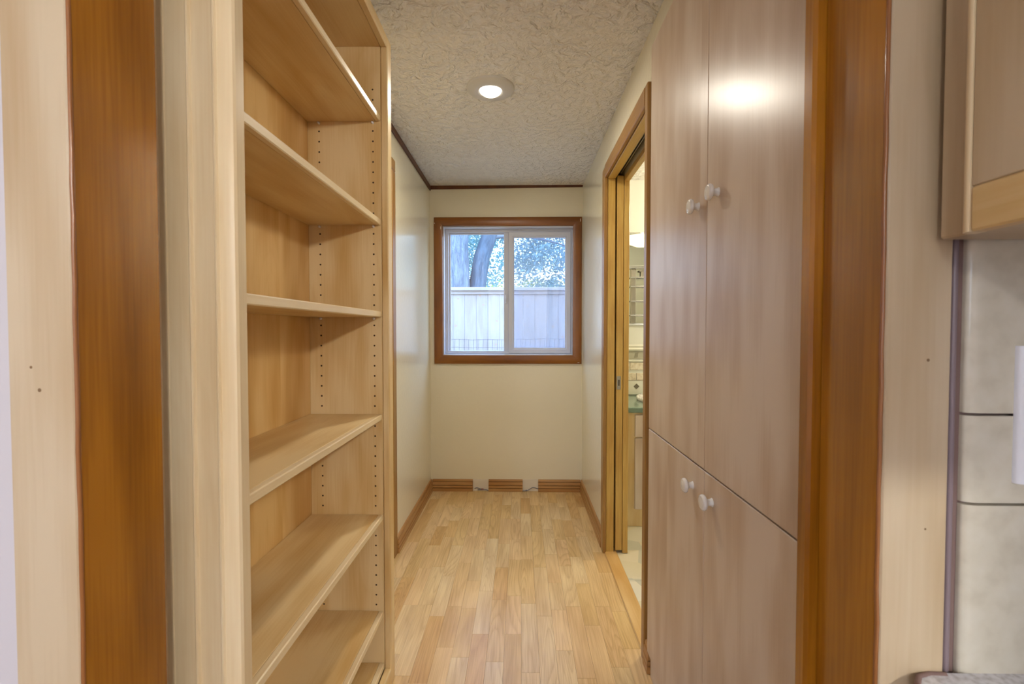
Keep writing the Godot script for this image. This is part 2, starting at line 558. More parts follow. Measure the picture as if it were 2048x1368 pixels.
func shell() -> void:
	var st := mb()
	wall_box(st, -2.12, 2.52, CEIL, CEIL + 0.12, -3.545, 3.32)
	struct("ceiling", st, M.ceiling, "cream ceiling with a swirled plaster texture over hall and kitchen")
	# back wall round the window
	st = mb()
	var wx0 := -0.572
	var wx1 := 0.402
	var wy0 := 1.012
	var wy1 := 1.967
	wall_box(st, -0.80, wx0, 0, CEIL, ZB - 0.14, ZB)
	wall_box(st, wx1, 0.575, 0, CEIL, ZB - 0.14, ZB)
	wall_box(st, wx0, wx1, 0, wy0, ZB - 0.14, ZB)
	wall_box(st, wx0, wx1, wy1, CEIL, ZB - 0.14, ZB)
	var wb := struct("wall_back", st, M.wall, "cream painted end wall of the hall with the window")
	for p in [[-0.352, -0.234], [0.019, 0.136]]:
		st = mb()
		box(st, Vector3(p[0], 0.0, ZB - 0.002), Vector3(p[1], 0.088, ZB + 0.0025), 0.001)
		part("bare_patch", st, M.patch, wb)
	st = mb()
	wall_box(st, -0.80, XL, 0, CEIL, ZB, -1.556)
	wall_box(st, -0.80, -0.715, 0, CEIL, -1.556, -0.62)
	struct("wall_left", st, M.wall, "glossy cream left wall of the hall beyond the bookcase")
	# right wall: hollow where the pocket door slides
	st = mb()
	wall_box(st, XR, 0.503, 0, CEIL, ZB, -2.474)
	wall_box(st, 0.552, 0.575, 0, CEIL, ZB, -2.474)
	wall_box(st, XR, 0.503, 2.013, CEIL, -2.474, -1.67)
	wall_box(st, 0.552, 0.575, 2.013, CEIL, -2.474, -1.67)
	wall_box(st, 0.503, 0.552, 2.10, CEIL, ZB, -1.67)
	wall_box(st, XR, 0.575, 0, CEIL, -1.67, -1.582)
	wall_box(st, XR, 0.95, 2.158, CEIL, -1.582, -0.60)
	struct("wall_right", st, M.wall, "glossy cream right wall of the hall round the pocket doorway")
	# kitchen partition: left, right, above the opening
	st = mb()
	wall_box(st, -2.0, -0.509, 0, CEIL, -0.62, -0.516)
	wall_box(st, 0.406, 0.86, 0, CEIL, -0.60, -0.516)
	wall_box(st, -0.509, 0.406, 2.20, CEIL, -0.62, -0.516)
	var wk := struct("wall_front", st, M.white_wall, "pale kitchen wall round the opening to the hall")
	kitchen_tiles(wk)
	# kitchen behind the camera
	st = mb()
	wall_box(st, -2.12, -2.0, 0, CEIL, -0.62, 3.32)
	struct("wall_kitchen_left", st, M.white_wall, "pale left wall of the kitchen behind the camera")
	st = mb()
	wall_box(st, 0.80, 0.86, 0, CEIL, -0.516, 0.5)
	wall_box(st, 0.80, 2.52, 0, CEIL, 0.5, 0.6)
	wall_box(st, 2.4, 2.52, 0, CEIL, 0.6, 3.32)
	struct("wall_kitchen_right", st, M.white_wall, "pale right wall of the kitchen behind the wall cabinet")
	st = mb()
	wall_box(st, -2.0, -1.5, 0, CEIL, 3.2, 3.32)
	wall_box(st, -0.7, 2.4, 0, CEIL, 3.2, 3.32)
	wall_box(st, -1.5, -0.7, 0, 0.9, 3.2, 3.32)
	wall_box(st, -1.5, -0.7, 2.1, CEIL, 3.2, 3.32)
	struct("wall_kitchen_back", st, M.white_wall, "pale rear wall of the kitchen with its window")
	var w2 := setting("window_2", "kitchen window behind the camera")
	st = mb()
	box(st, Vector3(-1.5, 0.9, 3.24), Vector3(-1.44, 2.1, 3.30), 0.003)
	box(st, Vector3(-0.76, 0.9, 3.24), Vector3(-0.7, 2.1, 3.30), 0.003)
	box(st, Vector3(-1.44, 0.9, 3.24), Vector3(-0.76, 0.96, 3.30), 0.003)
	box(st, Vector3(-1.44, 2.04, 3.24), Vector3(-0.76, 2.1, 3.30), 0.003)
	part("window_frame", st, M.vinyl, w2)

func floor_strips() -> void:
	var st := mb()
	box(st, Vector3(-0.80, -0.12, ZB - 0.14), Vector3(0.575, -0.0125, -1.25), 0.0)
	box(st, Vector3(-2.12, -0.12, -1.25), Vector3(0.95, -0.0005, 3.32), 0.0, 2)
	box(st, Vector3(0.95, -0.12, 0.5), Vector3(2.52, -0.0005, 3.32), 0.0, 2)
	var fl := struct("floor", st, M.subfloor, "pale ash parquet floor of short glossy strips")
	var w := 0.0643
	var x := XL - 0.035
	var col := 0
	while x < XR - 0.002:
		var x1 := minf(x + w, XR)
		var z := ZB + rng.randf() * 0.28
		var z0 := ZB
		while z0 < -1.28:
			var e := -1.25 if z > -1.30 else z
			if e - z0 > 0.03:
				st = mb()
				box(st, Vector3(x + 0.0002, -0.0125, z0 + 0.0002), Vector3(x1 - 0.0002, rng.randf() * 0.0003, e - 0.0002), 0.0003, 2)
				var k := rng.randi() % 4 * 6 + rng.randi() % 6
				part("floor_strip", st, M.ash[k], fl)
				z0 = e
			z = z0 + rng.randf_range(0.2, 0.42)
		x = x1
		col += 1

# ---------------------------------------------------------------- the hall window
func frame_of(called: String, parent: Node, m: Material, prof: PackedVector2Array, x0: float, x1: float, y0: float, y1: float, z: float) -> void:
	# four mitred lengths; the outline's x runs inwards from the outer edge, y out of the wall
	var V := Vector3(0, 0, 1)
	var st := mb()
	sweep(st, prof, Vector3(x0, y0, z), Vector3.RIGHT, V, Vector3.UP, y1 - y0, 1.0, -1.0)
	part(called, st, m, parent)
	st = mb()
	sweep(st, prof, Vector3(x1, y0, z), Vector3.LEFT, V, Vector3.UP, y1 - y0, 1.0, -1.0)
	part(called, st, m, parent)
	st = mb()
	sweep(st, prof, Vector3(x0, y0, z), Vector3.UP, V, Vector3.RIGHT, x1 - x0, 1.0, -1.0)
	part(called, st, m, parent)
	st = mb()
	sweep(st, prof, Vector3(x0, y1, z), Vector3.DOWN, V, Vector3.RIGHT, x1 - x0, 1.0, -1.0)
	part(called, st, m, parent)

func rect(w: float, t: float, r := 0.003) -> PackedVector2Array:
	return PackedVector2Array([Vector2(0, 0), Vector2(0, t - r), Vector2(r * 0.3, t - r * 0.3), Vector2(r, t), Vector2(w - r, t), Vector2(w - r * 0.3, t - r * 0.3), Vector2(w, t - r), Vector2(w, 0)])

func hall_window() -> void:
	var w := setting("window_1", "white sliding window in a brown wood casing at the end of the hall")
	frame_of("casing", w, M.win_trim, rect(0.064, 0.019, 0.005), -0.634, 0.4525, 0.9525, 2.030, ZB)
	var st: SurfaceTool
	# pale filler where the mitres opened
	for h in [[-0.583, 1.951, 0.004, 0.012], [0.4405, 2.004, 0.003, 0.012], [-0.628, 1.985, 0.003, 0.006], [0.430, 0.962, 0.008, 0.003]]:
		st = mb()
		box(st, Vector3(h[0] - h[2], h[1] - h[3], ZB + 0.015), Vector3(h[0] + h[2], h[1] + h[3], ZB + 0.0198), 0.002)
		part("filler_chip", st, M.patch, w)
	# reveal lining between wall and vinyl frame
	frame_of("reveal", w, M.vinyl, rect(0.010, 0.075, 0.002), -0.5725, 0.4025, 1.0115, 1.9675, ZB - 0.075)
	frame_of("window_frame", w, M.vinyl, PackedVector2Array([Vector2(0, 0), Vector2(0, 0.055), Vector2(0.004, 0.058), Vector2(0.010, 0.058), Vector2(0.013, 0.050), Vector2(0.022, 0.050), Vector2(0.024, 0.046), Vector2(0.024, 0.0)]), -0.563, 0.393, 1.0215, 1.958, ZB - 0.115)
	# fixed left light
	st = mb()
	frame_of("fixed_sash", w, M.vinyl, rect(0.014, 0.02, 0.003), -0.541, -0.085, 1.031, 1.938, ZB - 0.108)
	st = mb()
	box(st, Vector3(-0.53, 1.04, ZB - 0.103), Vector3(-0.095, 1.93, ZB - 0.099), 0.0)
	part("pane", st, M.glass, w)
	# sliding right sash, in the nearer track
	st = mb()
	frame_of("sash", w, M.vinyl, PackedVector2Array([Vector2(0, 0), Vector2(0, 0.024), Vector2(0.003, 0.028), Vector2(0.030, 0.028), Vector2(0.036, 0.020), Vector2(0.042, 0.018), Vector2(0.042, 0.0)]), -0.086, 0.380, 1.026, 1.936, ZB - 0.080)
	st = mb()
	box(st, Vector3(-0.048, 1.062, ZB - 0.072), Vector3(0.342, 1.90, ZB - 0.068), 0.0)
	part("pane", st, M.glass, w)
	st = mb()
	box(st, Vector3(-0.052, 1.058, ZB - 0.1205), Vector3(0.39, 1.935, ZB - 0.1195), 0.0)
	part("insect_screen", st, M.screen, w, "fine grey insect screen")
	# meeting stile and its latch
	st = mb()
	box(st, Vector3(-0.122, 1.034, ZB - 0.100), Vector3(-0.0855, 1.934, ZB - 0.066), 0.003)
	part("meeting_stile", st, M.vinyl, w)
	st = mb()
	box(st, Vector3(-0.112, 1.40, ZB - 0.067), Vector3(-0.098, 1.47, ZB - 0.058), 0.003)
	box(st, Vector3(-0.109, 1.425, ZB - 0.06), Vector3(-0.101, 1.445, ZB - 0.05), 0.002)
	part("latch", st, M.vinyl, w)

# ---------------------------------------------------------------- opening between kitchen and hall
func kitchen_doorway() -> void:
	var d := setting("door_1", "opening from kitchen to hall with orange stained jambs and pale wood casings")
	var st := mb()
	box(st, Vector3(-0.509, 0, -0.622), Vector3(-0.4915, 2.185, -0.502), 0.002)
	part("jamb", st, M.jamb, d, "orange stained left jamb")
	st = mb()
	box(st, Vector3(0.3885, 0, -0.600), Vector3(0.406, 2.185, -0.502), 0.002)
	part("jamb", st, M.jamb, d, "orange stained right jamb")
	st = mb()
	box(st, Vector3(0.374, 0, -0.624), Vector3(0.400, 2.185, -0.600), 0.004)
	part("stop", st, M.jamb, d)
	st = mb()
	box(st, Vector3(-0.509, 2.185, -0.622), Vector3(0.406, 2.2, -0.502), 0.002, 0)
	part("head_jamb", st, M.jamb, d)
	st = mb()
	box(st, Vector3(-0.571, 0, -0.516), Vector3(-0.4925, 2.25, -0.500), 0.004)
	part("casing", st, M.casing, d)
	st = mb()
	box(st, Vector3(0.3895, 0, -0.516), Vector3(0.464, 2.25, -0.500), 0.004)
	part("casing", st, M.casing, d)
	st = mb()
	box(st, Vector3(-0.4925, 2.18, -0.516), Vector3(0.3895, 2.25, -0.500), 0.004, 0)
	part("casing", st, M.casing, d)
	# filled nail holes in the casings
	for h in [["casing", -0.5425, 1.159, 0.0014], ["casing", -0.5335, 1.1335, 0.0018], ["casing_002", 0.4375, 1.168, 0.0014], ["casing_002", 0.4385, 0.985, 0.001]]:
		st = mb()
		lathe(st, [Vector2(0.0, 0.0003), Vector2(h[3], 0.0002), Vector2(h[3] * 1.2, 0.0)], Vector3(h[1], h[2], -0.500), Vector3.BACK, 10)
		var owner_board: Node = d.get_node_or_null(NodePath(h[0]))
		part("nail_hole", st, M.nail, owner_board if owner_board else d)
	# shiny brown bead of varnish and filler along the joints
	for s in [[-0.4915, -0.006], [0.3885, 0.004]]:
		var pts := []
		for i in 60:
			pts.append(Vector3(s[0] + rng.randf_range(-0.0006, 0.0006), i * 2.17 / 59.0, -0.5005 + rng.randf_range(-0.0006, 0.0006)))
		st = mb()
		tube(st, pts, 0.0022, 0.0022, 8, 0.15)
		part("filler_bead", st, M.caulk, d)

# ---------------------------------------------------------------- pocket door to the bathroom
func pocket_doorway() -> void:
	var d := setting("door_2", "pocket doorway to the bathroom with honey coloured jambs and casing")
	var st := mb()
	# casing on the hall side, proud of the wall
	box(st, Vector3(0.4445, 0, -2.516), Vector3(0.4625, 2.058, -2.452), 0.003)
	part("casing", st, M.door_casing, d)
	st = mb()
	box(st, Vector3(0.4465, 0, -1.676), Vector3(0.4625, 2.072, -1.640), 0.003)
	part("casing", st, M.door_casing, d)
	st = mb()
	box(st, Vector3(0.4448, 2.004, -2.4518), Vector3(0.4625, 2.0705, -1.6765), 0.003, 2)
	part("casing", st, M.door_casing, d)
	# split jambs
	st = mb()
	box(st, Vector3(0.4630, 0.002, -2.474), Vector3(0.5045, 2.000, -2.458), 0.002)
	part("split_jamb", st, M.door_fir, d)
	st = mb()
	box(st, Vector3(0.5500, 0.002, -2.474), Vector3(0.5780, 2.000, -2.452), 0.002)
	part("split_jamb", st, M.door_fir, d)
	st = mb()
	box(st, Vector3(0.4630, 2.000, -2.474), Vector3(0.5045, 2.013, -1.68), 0.002, 2)
	part("head_jamb", st, M.door_fir, d)
	st = mb()
	box(st, Vector3(0.5500, 1.985, -2.474), Vector3(0.5780, 2.013, -1.68), 0.002, 2)
	part("head_jamb", st, M.door_fir, d)
	st = mb()
	box(st, Vector3(0.4630, 0.002, -1.68), Vector3(0.578, 2.0, -1.67), 0.002)
	part("near_jamb", st, M.door_fir, d)
	st = mb()
	box(st, Vector3(0.5155, 2.05, -2.46), Vector3(0.5395, 2.098, -1.69), 0.002, 2)
	part("track_board", st, mat(c8(84, 44, 34), 0.6), d)
	st = mb()
	box(st, Vector3(0.519, 2.028, -2.46), Vector3(0.5245, 2.046, -1.69), 0.001, 2)
	box(st, Vector3(0.5305, 2.028, -2.46), Vector3(0.536, 2.046, -1.69), 0.001, 2)
	box(st, Vector3(0.519, 2.044, -2.46), Vector3(0.536, 2.05, -1.69), 0.001, 2)
	part("track_rail", st, M.steel, d, "steel pocket door track")
	st = mb()
	box(st, Vector3(0.456, -0.001, -2.50), Vector3(0.522, 0.007, -1.70), 0.004, 2)
	part("threshold", st, M.threshold, d, "honey wood threshold strip")
	# the sliding door itself, pushed into the wall
	var t := thing("pocket_door", "yellow fir sliding door pushed into the wall, its edge showing", "door", Vector3(0.5305, 0.016, -2.455))
	st = mb()
	box(st, Vector3(-0.0175, 0, -0.76), Vector3(0.0175, 2.0, 0.0), 0.002)
	part("door_leaf", st, M.door_fir, t)
	st = mb()
	box(st, Vector3(-0.0155, 0.868, -0.002), Vector3(0.0065, 0.940, 0.0022), 0.0015)
	var lp := part("latch_plate", st, M.steel, t, "small steel edge latch")
	st = mb()
	box(st, Vector3(-0.0065, 0.888, 0.002), Vector3(-0.001, 0.920, 0.0032), 0.0008)
	part("latch_slot", st, M.dark, lp)

# ---------------------------------------------------------------- baseboards and ceiling trims
func base_prof() -> PackedVector2Array:
	# x up the wall, y out of the wall
	return PackedVector2Array([Vector2(0, 0), Vector2(0, 0.019), Vector2(0.0225, 0.019), Vector2(0.023, 0.006), Vector2(0.027, 0.006), Vector2(0.0275, 0.018), Vector2(0.0425, 0.018), Vector2(0.043, 0.005), Vector2(0.047, 0.005), Vector2(0.0475, 0.016), Vector2(0.069, 0.0145), Vector2(0.0695, 0.004), Vector2(0.0735, 0.004), Vector2(0.074, 0.0115), Vector2(0.085, 0.0095), Vector2(0.0875, 0.006), Vector2(0.0875, 0)])

func trims() -> void:
	var st: SurfaceTool
	var bb := setting("baseboard_back", "grooved brown baseboard in three cut lengths under the window wall")
	for p in [[-0.652, -0.352], [-0.234, 0.019], [0.136, 0.4465]]:
		st = mb()
		sweep(st, base_prof(), Vector3(p[0], 0.001, ZB), Vector3.UP, Vector3.BACK, Vector3.RIGHT, p[1] - p[0], 0, 0, 10.0)
		part("board", st, M.base, bb)
	var bl := setting("baseboard_left", "grooved brown baseboard along the left wall")
	st = mb()
	sweep(st, base_prof(), Vector3(XL, 0.001, ZB), Vector3.UP, Vector3.RIGHT, Vector3.BACK, 0.972, 0, 0, 10.0)
	part("board", st, M.base, bl)
	var br := setting("baseboard_right", "grooved brown baseboard on both sides of the pocket doorway")
	st = mb()
	sweep(st, base_prof(), Vector3(XR, 0.001, ZB), Vector3.UP, Vector3.LEFT, Vector3.BACK, 0.886, 0, 0, 10.0)
	part("board", st, M.base, br)
	st = mb()
	sweep(st, base_prof(), Vector3(XR, 0.001, -1.638), Vector3.UP, Vector3.LEFT, Vector3.BACK, 0.054, 0, 0, 10.0)
	part("board", st, M.base, br)
	# dark strips at the ceiling
	var t1 := setting("trim_1", "dark brown strip along the ceiling over the left wall")
	st = mb()
	box(st, Vector3(XL, CEIL - 0.034, ZB), Vector3(XL + 0.010, CEIL, -1.57), 0.002, 2)
	part("strip", st, M.dark_trim, t1)
	var t2 := setting("trim_2", "dark brown strip along the ceiling over the window wall")
	st = mb()
	sweep(st, PackedVector2Array([Vector2(0, 0), Vector2(1.115, 0), Vector2(1.115, -0.014), Vector2(0, -0.026)]), Vector3(XL + 0.010, CEIL, ZB), Vector3.RIGHT, Vector3.UP, Vector3.BACK, 0.010)
	part("strip", st, M.dark_trim, t2)
	# casing of a doorway on the left, mostly behind the bookcase
	var t3 := setting("trim_3", "brown door casing on the left wall just behind the bookcase")
	st = mb()
	box(st, Vector3(XL - 0.001, 0, -2.434), Vector3(XL + 0.010, 2.03, -2.374), 0.003)
	part("casing", st, M.door_casing, t3)
	st = mb()
	box(st, Vector3(XL - 0.001, 2.03, -2.434), Vector3(XL + 0.010, 2.090, -1.66), 0.003, 2)
	part("casing", st, M.door_casing, t3)
	# loose cable ends in the gaps of the baseboard
	var c := thing("cable", "thin reddish grey cable ends in the left gap of the back baseboard", "cable", Vector3(-0.293, 0, ZB))
	st = mb()
	tube(st, bez(Vector3(-0.044, 0.018, 0.004), Vector3(-0.03, 0.034, 0.008), Vector3(-0.01, 0.018, 0.008), Vector3(0.005, 0.018, 0.010)), 0.0022, 0.0022)
	part("wire", st, M.cable, c)
	st = mb()
	tube(st, bez(Vector3(-0.022, 0.010, 0.010), Vector3(0.0, 0.016, 0.012), Vector3(0.03, 0.016, 0.010), Vector3(0.058, 0.008, 0.010)), 0.0024, 0.0024)
	part("wire", st, M.cable, c)
	st = mb()
	tube(st, [Vector3(0.004, 0.016, 0.011), Vector3(0.022, 0.018, 0.011)], 0.005, 0.0035)
	part("connector", st, M.cable_red, c)
	c = thing("cable", "grey cable loop rising in the right gap of the back baseboard", "cable", Vector3(0.078, 0, ZB))
	st = mb()
	tube(st, bez(Vector3(-0.062, 0.005, 0.010), Vector3(0.0, 0.002, 0.012), Vector3(0.0, 0.036, 0.012), Vector3(0.025, 0.029, 0.008)) + bez(Vector3(0.026, 0.0288, 0.008), Vector3(0.04, 0.026, 0.006), Vector3(0.05, 0.022, 0.006), Vector3(0.062, 0.019, 0.006), 6), 0.0026, 0.0026)
	part("wire", st, M.cable, c)
	st = mb()
	tube(st, [Vector3(-0.036, 0.007, 0.013), Vector3(-0.026, 0.011, 0.013)], 0.0055, 0.0055)
	part("connector", st, M.cable, c)

# ---------------------------------------------------------------- bookcase
func bookcase() -> void:
	var t := thing("bookcase", "tall pale maple bookcase with open adjustable shelves along the left of the hall", "bookcase")
	var ztop := 2.120
	var st := mb()
	box(st, Vector3(-0.713, 0.0, -1.530), Vector3(-0.6965, 2.155, -0.722), 0.0)
	part("back_panel", st, M.maple_back, t)
	st = mb()
	box(st, Vector3(-0.6963, 0.0, -1.530), Vector3(-0.4555, 2.155, -1.511), 0.001)
	var far := part("side_panel", st, M.maple, t)
	st = mb()
	box(st, Vector3(-0.6963, 0.0, -0.741), Vector3(-0.4555, 2.155, -0.722), 0.001)
	part("side_panel", st, M.maple, t)
	st = mb()
	box(st, Vector3(-0.6963, ztop + 0.002, -1.511), Vector3(-0.4555, ztop + 0.021, -0.741), 0.001, 2)
	part("top_panel", st, M.maple, t)
	# face frame: far stile, top rail, toe rail
	st = mb()
	box(st, Vector3(-0.455, 0.0, -1.556), Vector3(-0.4325, 2.155, -1.5125), 0.003)
	part("stile", st, M.maple, t)
	st = mb()
	box(st, Vector3(-0.455, ztop, -1.5125), Vector3(-0.4325, 2.155, -0.72), 0.003, 2)
	part("top_rail", st, M.maple, t)
	st = mb()
	box(st, Vector3(-0.455, 0.0, -1.5125), Vector3(-0.4325, 0.064, -0.72), 0.003, 2)
	part("toe_rail", st, M.maple, t)
	# fluted near stile: stepped face towards the kitchen
	st = mb()
	var z := -0.696
	var pr := PackedVector2Array([Vector2(-0.62, -0.026), Vector2(-0.62, -0.003), Vector2(-0.5570, -0.003), Vector2(-0.5560, 0.0030), Vector2(-0.5540, 0.0042), Vector2(-0.5515, 0.0034), Vector2(-0.5500, -0.001), Vector2(-0.541, -0.0015), Vector2(-0.540, -0.0035), Vector2(-0.5385, -0.0012), Vector2(-0.505, 0.0005), Vector2(-0.5025, 0.0032), Vector2(-0.500, 0.0026), Vector2(-0.4985, -0.0018), Vector2(-0.480, -0.0028), Vector2(-0.466, -0.0012), Vector2(-0.463, 0.0026), Vector2(-0.460, 0.0030), Vector2(-0.458, -0.0005), Vector2(-0.440, -0.0005), Vector2(-0.435, -0.002), Vector2(-0.4325, -0.006), Vector2(-0.4325, -0.026)])
	sweep(st, pr, Vector3(0, 0.0, z), Vector3.RIGHT, Vector3.BACK, Vector3.UP, 2.155, 0, 0, 28.0)
	part("fluted_stile", st, M.maple_edge, t, "pale fluted end stile")
	# shelves, from the top; the lowest is the fixed bottom
	var tops := [1.900, 1.5635, 1.262, 0.922, 0.586, 0.260, 0.083]
	for i in tops.size():
		st = mb()
		var y: float = tops[i]
		box(st, Vector3(-0.6955, y - 0.0185, -1.5095), Vector3(-0.4725, y, -0.7425), 0.0006, 2)
		part("shelf", st, M.maple, t)
		st = mb()
		var fx := -0.4565 if i < 6 else -0.4555
		box(st, Vector3(-0.4724, y - 0.0190, -1.5095), Vector3(fx, y + 0.0002, -0.7425), 0.0022, 2)
		part("shelf_edge", st, M.maple_edge, t)
		if i < 6:
			for x in [-0.481, -0.658]:
				st = mb()
				lathe(st, [Vector2(0.0, 0.009), Vector2(0.0035, 0.008), Vector2(0.004, 0.0)], Vector3(x, y - 0.0235, -1.511), Vector3.BACK, 10)
				part("shelf_pin", st, M.plate, t)
	# rows of peg holes in the far side panel, sunk
	st = mb()
	for x in [-0.481, -0.658]:
		var y := 0.214
		while y < 2.0:
			var free := true
			for s in tops:
				if absf(y - s + 0.012) < 0.022: free = false
			if free:
				lathe(st, [Vector2(0.0, 0.0004), Vector2(0.0024, 0.0004), Vector2(0.0030, 0.0001)], Vector3(x, y, -1.511), Vector3.BACK, 10)
			y += 0.0334
	var ph := part("peg_holes", st, M.hole, far)
	ph.set_meta("kind", "stuff")

# ---------------------------------------------------------------- pantry
func pantry() -> void:
	var t := thing("pantry_cabinet", "tall pale maple pantry cabinet with four flat doors on the right of the hall", "cabinet")
	var st := mb()
	box(st, Vector3(0.4600, 0.0, -1.578), Vector3(0.86, 2.150, -0.628), 0.001)
	part("body", st, M.pantry, t)
	var d := [[-1.572, -1.0985, 0.867, 2.150], [-1.0965, -0.630, 0.867, 2.150], [-1.572, -1.0985, 0.09, 0.8635], [-1.0965, -0.630, 0.09, 0.8635]]
	var kz := [-1.151, -1.038, -1.171, -1.053]
	var ky := [1.505, 1.507, 0.805, 0.805]
	for i in 4:
		st = mb()
		box(st, Vector3(0.440, d[i][2], d[i][0]), Vector3(0.4590, d[i][3], d[i][1]), 0.0015)
		var dr := part("door", st, M.pantry, t)
		st = mb()
		lathe(st, [Vector2(0.0, 0.0265), Vector2(0.006, 0.0262), Vector2(0.0105, 0.0258), Vector2(0.0118, 0.0248), Vector2(0.0130, 0.0258), Vector2(0.0165, 0.0245), Vector2(0.0186, 0.0205), Vector2(0.0175, 0.0165), Vector2(0.013, 0.0140), Vector2(0.0085, 0.0115), Vector2(0.0075, 0.007), Vector2(0.0085, 0.003), Vector2(0.0105, 0.0)], Vector3(0.440, ky[i], kz[i]), Vector3.LEFT, 36)
		part("knob", st, M.ceramic, dr, "round white ceramic knob")
	st = mb()
	box(st, Vector3(0.452, 0.0, -1.572), Vector3(0.4595, 0.087, -0.630), 0.001, 2)
	part("toe_board", st, M.pantry, t)

# ---------------------------------------------------------------- kitchen tiles, cabinet, counter
func tile_prof(w: float, left: bool) -> PackedVector2Array:
	var p := PackedVector2Array([Vector2(w, 0), Vector2(0, 0)])
	var rx := 0.016 if left else 0.003
	for k in 9:
		var a := PI / 2.0 * k / 8.0
		p.append(Vector2(rx * (1.0 - cos(a)) * 1.0, 0.003 + 0.0065 * sin(a)))
	p.append(Vector2(w - 0.002, 0.0095))
	p.append(Vector2(w, 0.0075))
	return p

func kitchen_tiles(parent: Node) -> void:
	var st := mb()
	box(st, Vector3(0.462, 0.80, -0.5165), Vector3(0.80, 1.31, -0.509), 0.001)
	part("grout", st, M.grout, parent, "mauve grout")
	var rows := [[1.1110, 1.300], [1.0140, 1.1080], [0.8170, 1.0110]]
	for r in rows:
		for c in [[0.4800, 0.190, true], [0.6730, 0.126, false]]:
			st = mb()
			sweep(st, tile_prof(c[1], c[2]), Vector3(c[0], r[0], -0.509), Vector3.RIGHT, Vector3.BACK, Vector3.UP, r[1] - r[0], 0, 0, 40.0)
			part("tile", st, M.tile, parent)
	st = mb()
	tube(st, [Vector3(0.4695, 0.82, -0.5075), Vector3(0.4695, 1.31, -0.5075)], 0.0034, 0.0034, 10)
	part("caulk_bead", st, mat(c8(136, 120, 126), 0.3), parent, "mauve caulk bead")

func kitchen_right() -> void:
	# switch plate on the tiles
	var t := thing("switch_plate", "white plastic switch plate on the beige tiles at the right edge", "switch", Vector3(0.5645, 1.110, -0.4995))
	var st := mb()
	sweep(st, PackedVector2Array([Vector2(-0.0365, 0), Vector2(-0.0365, 0.003), Vector2(-0.035, 0.0055), Vector2(-0.031, 0.007), Vector2(0.031, 0.007), Vector2(0.035, 0.0055), Vector2(0.0365, 0.003), Vector2(0.0365, 0)]), Vector3(0, -0.0735, 0), Vector3.RIGHT, Vector3.BACK, Vector3.UP, 0.147, 0, 0, 50.0)
	part("plate", st, M.plate, t)
	st = mb()
	box(st, Vector3(-0.0165, -0.034, 0.006), Vector3(0.0165, 0.034, 0.010), 0.002)
	part("rocker", st, M.plate, t)
	# wall cabinet
	t = thing("wall_cabinet", "pale maple wall cabinet hanging over the tiles at the upper right", "cabinet", Vector3(0.4385, 1.2945, -0.492))
	st = mb()
	box(st, Vector3(0.0, 0.0, 0.0), Vector3(0.36, 0.80, 0.62), 0.0025)
	part("body", st, M.casing, t)
	st = mb()
	var dp := PackedVector2Array([Vector2(0, 0)])
	for k in 9:
		var a := PI / 2.0 * k / 8.0
		dp.append(Vector2(0.009 * (1.0 - cos(a)), 0.008 + 0.0095 * sin(a)))
	dp.append_array([Vector2(0.0105, 0.0165), Vector2(0.0105, 0)])
	sweep(st, dp, Vector3(-0.001, -0.002, 0.040), Vector3.BACK, Vector3.LEFT, Vector3.UP, 0.79, 0, 0, 40.0)
	var dr := part("door", st, M.maple_edge, t)
	st = mb()
	box(st, Vector3(-0.001, 0.040, 0.0508), Vector3(-0.0165, 0.788, 0.45), 0.001)
	part("door_panel", st, M.casing, dr)
	st = mb()
	box(st, Vector3(-0.001, -0.002, 0.0508), Vector3(-0.0172, 0.0397, 0.45), 0.002, 2)
	part("bottom_rail", st, M.maple, dr)
	# counter end
	t = thing("countertop", "pale grey stone counter end with a rounded corner at the lower right", "countertop", Vector3(0, 0.829, 0))
	st = mb()
	var pts := PackedVector2Array([Vector2(0.80, 0.4995), Vector2(0.447, 0.4995)])
	for k in 7:
		var a := PI / 2.0 * k / 6.0
		pts.append(Vector2(0.447 - 0.030 * sin(a), 0.4695 + 0.030 * cos(a)))
	pts.append_array([Vector2(0.405, 0.40), Vector2(0.405, -0.4), Vector2(0.80, -0.4)])
	sweep(st, pts, Vector3(0, -0.04, 0), Vector3.RIGHT, Vector3.FORWARD, Vector3.UP, 0.038, 0, 0, 40.0)
	part("slab", st, M.counter, t)
	st = mb()
	tube(st, [Vector3(0.462, -0.003, -0.4975), Vector3(0.445, -0.003, -0.4985), Vector3(0.430, -0.003, -0.494), Vector3(0.420, -0.003, -0.484), Vector3(0.414, -0.003, -0.469)], 0.0032, 0.0032, 8)
	part("grout_line", st, M.grout, t, "mauve grout line")
	t = thing("base_cabinet", "maple base cabinet under the stone counter", "cabinet", Vector3(0.43, 0, -0.49))
	st = mb()
	box(st, Vector3(0.0, 0.09, 0.0), Vector3(0.36, 0.788, 0.88), 0.002)
	part("body", st, M.maple, t)
	st = mb()
	box(st, Vector3(0.05, 0.0, 0.0), Vector3(0.36, 0.09, 0.88), 0.002)
	part("toe_kick", st, M.maple, t)

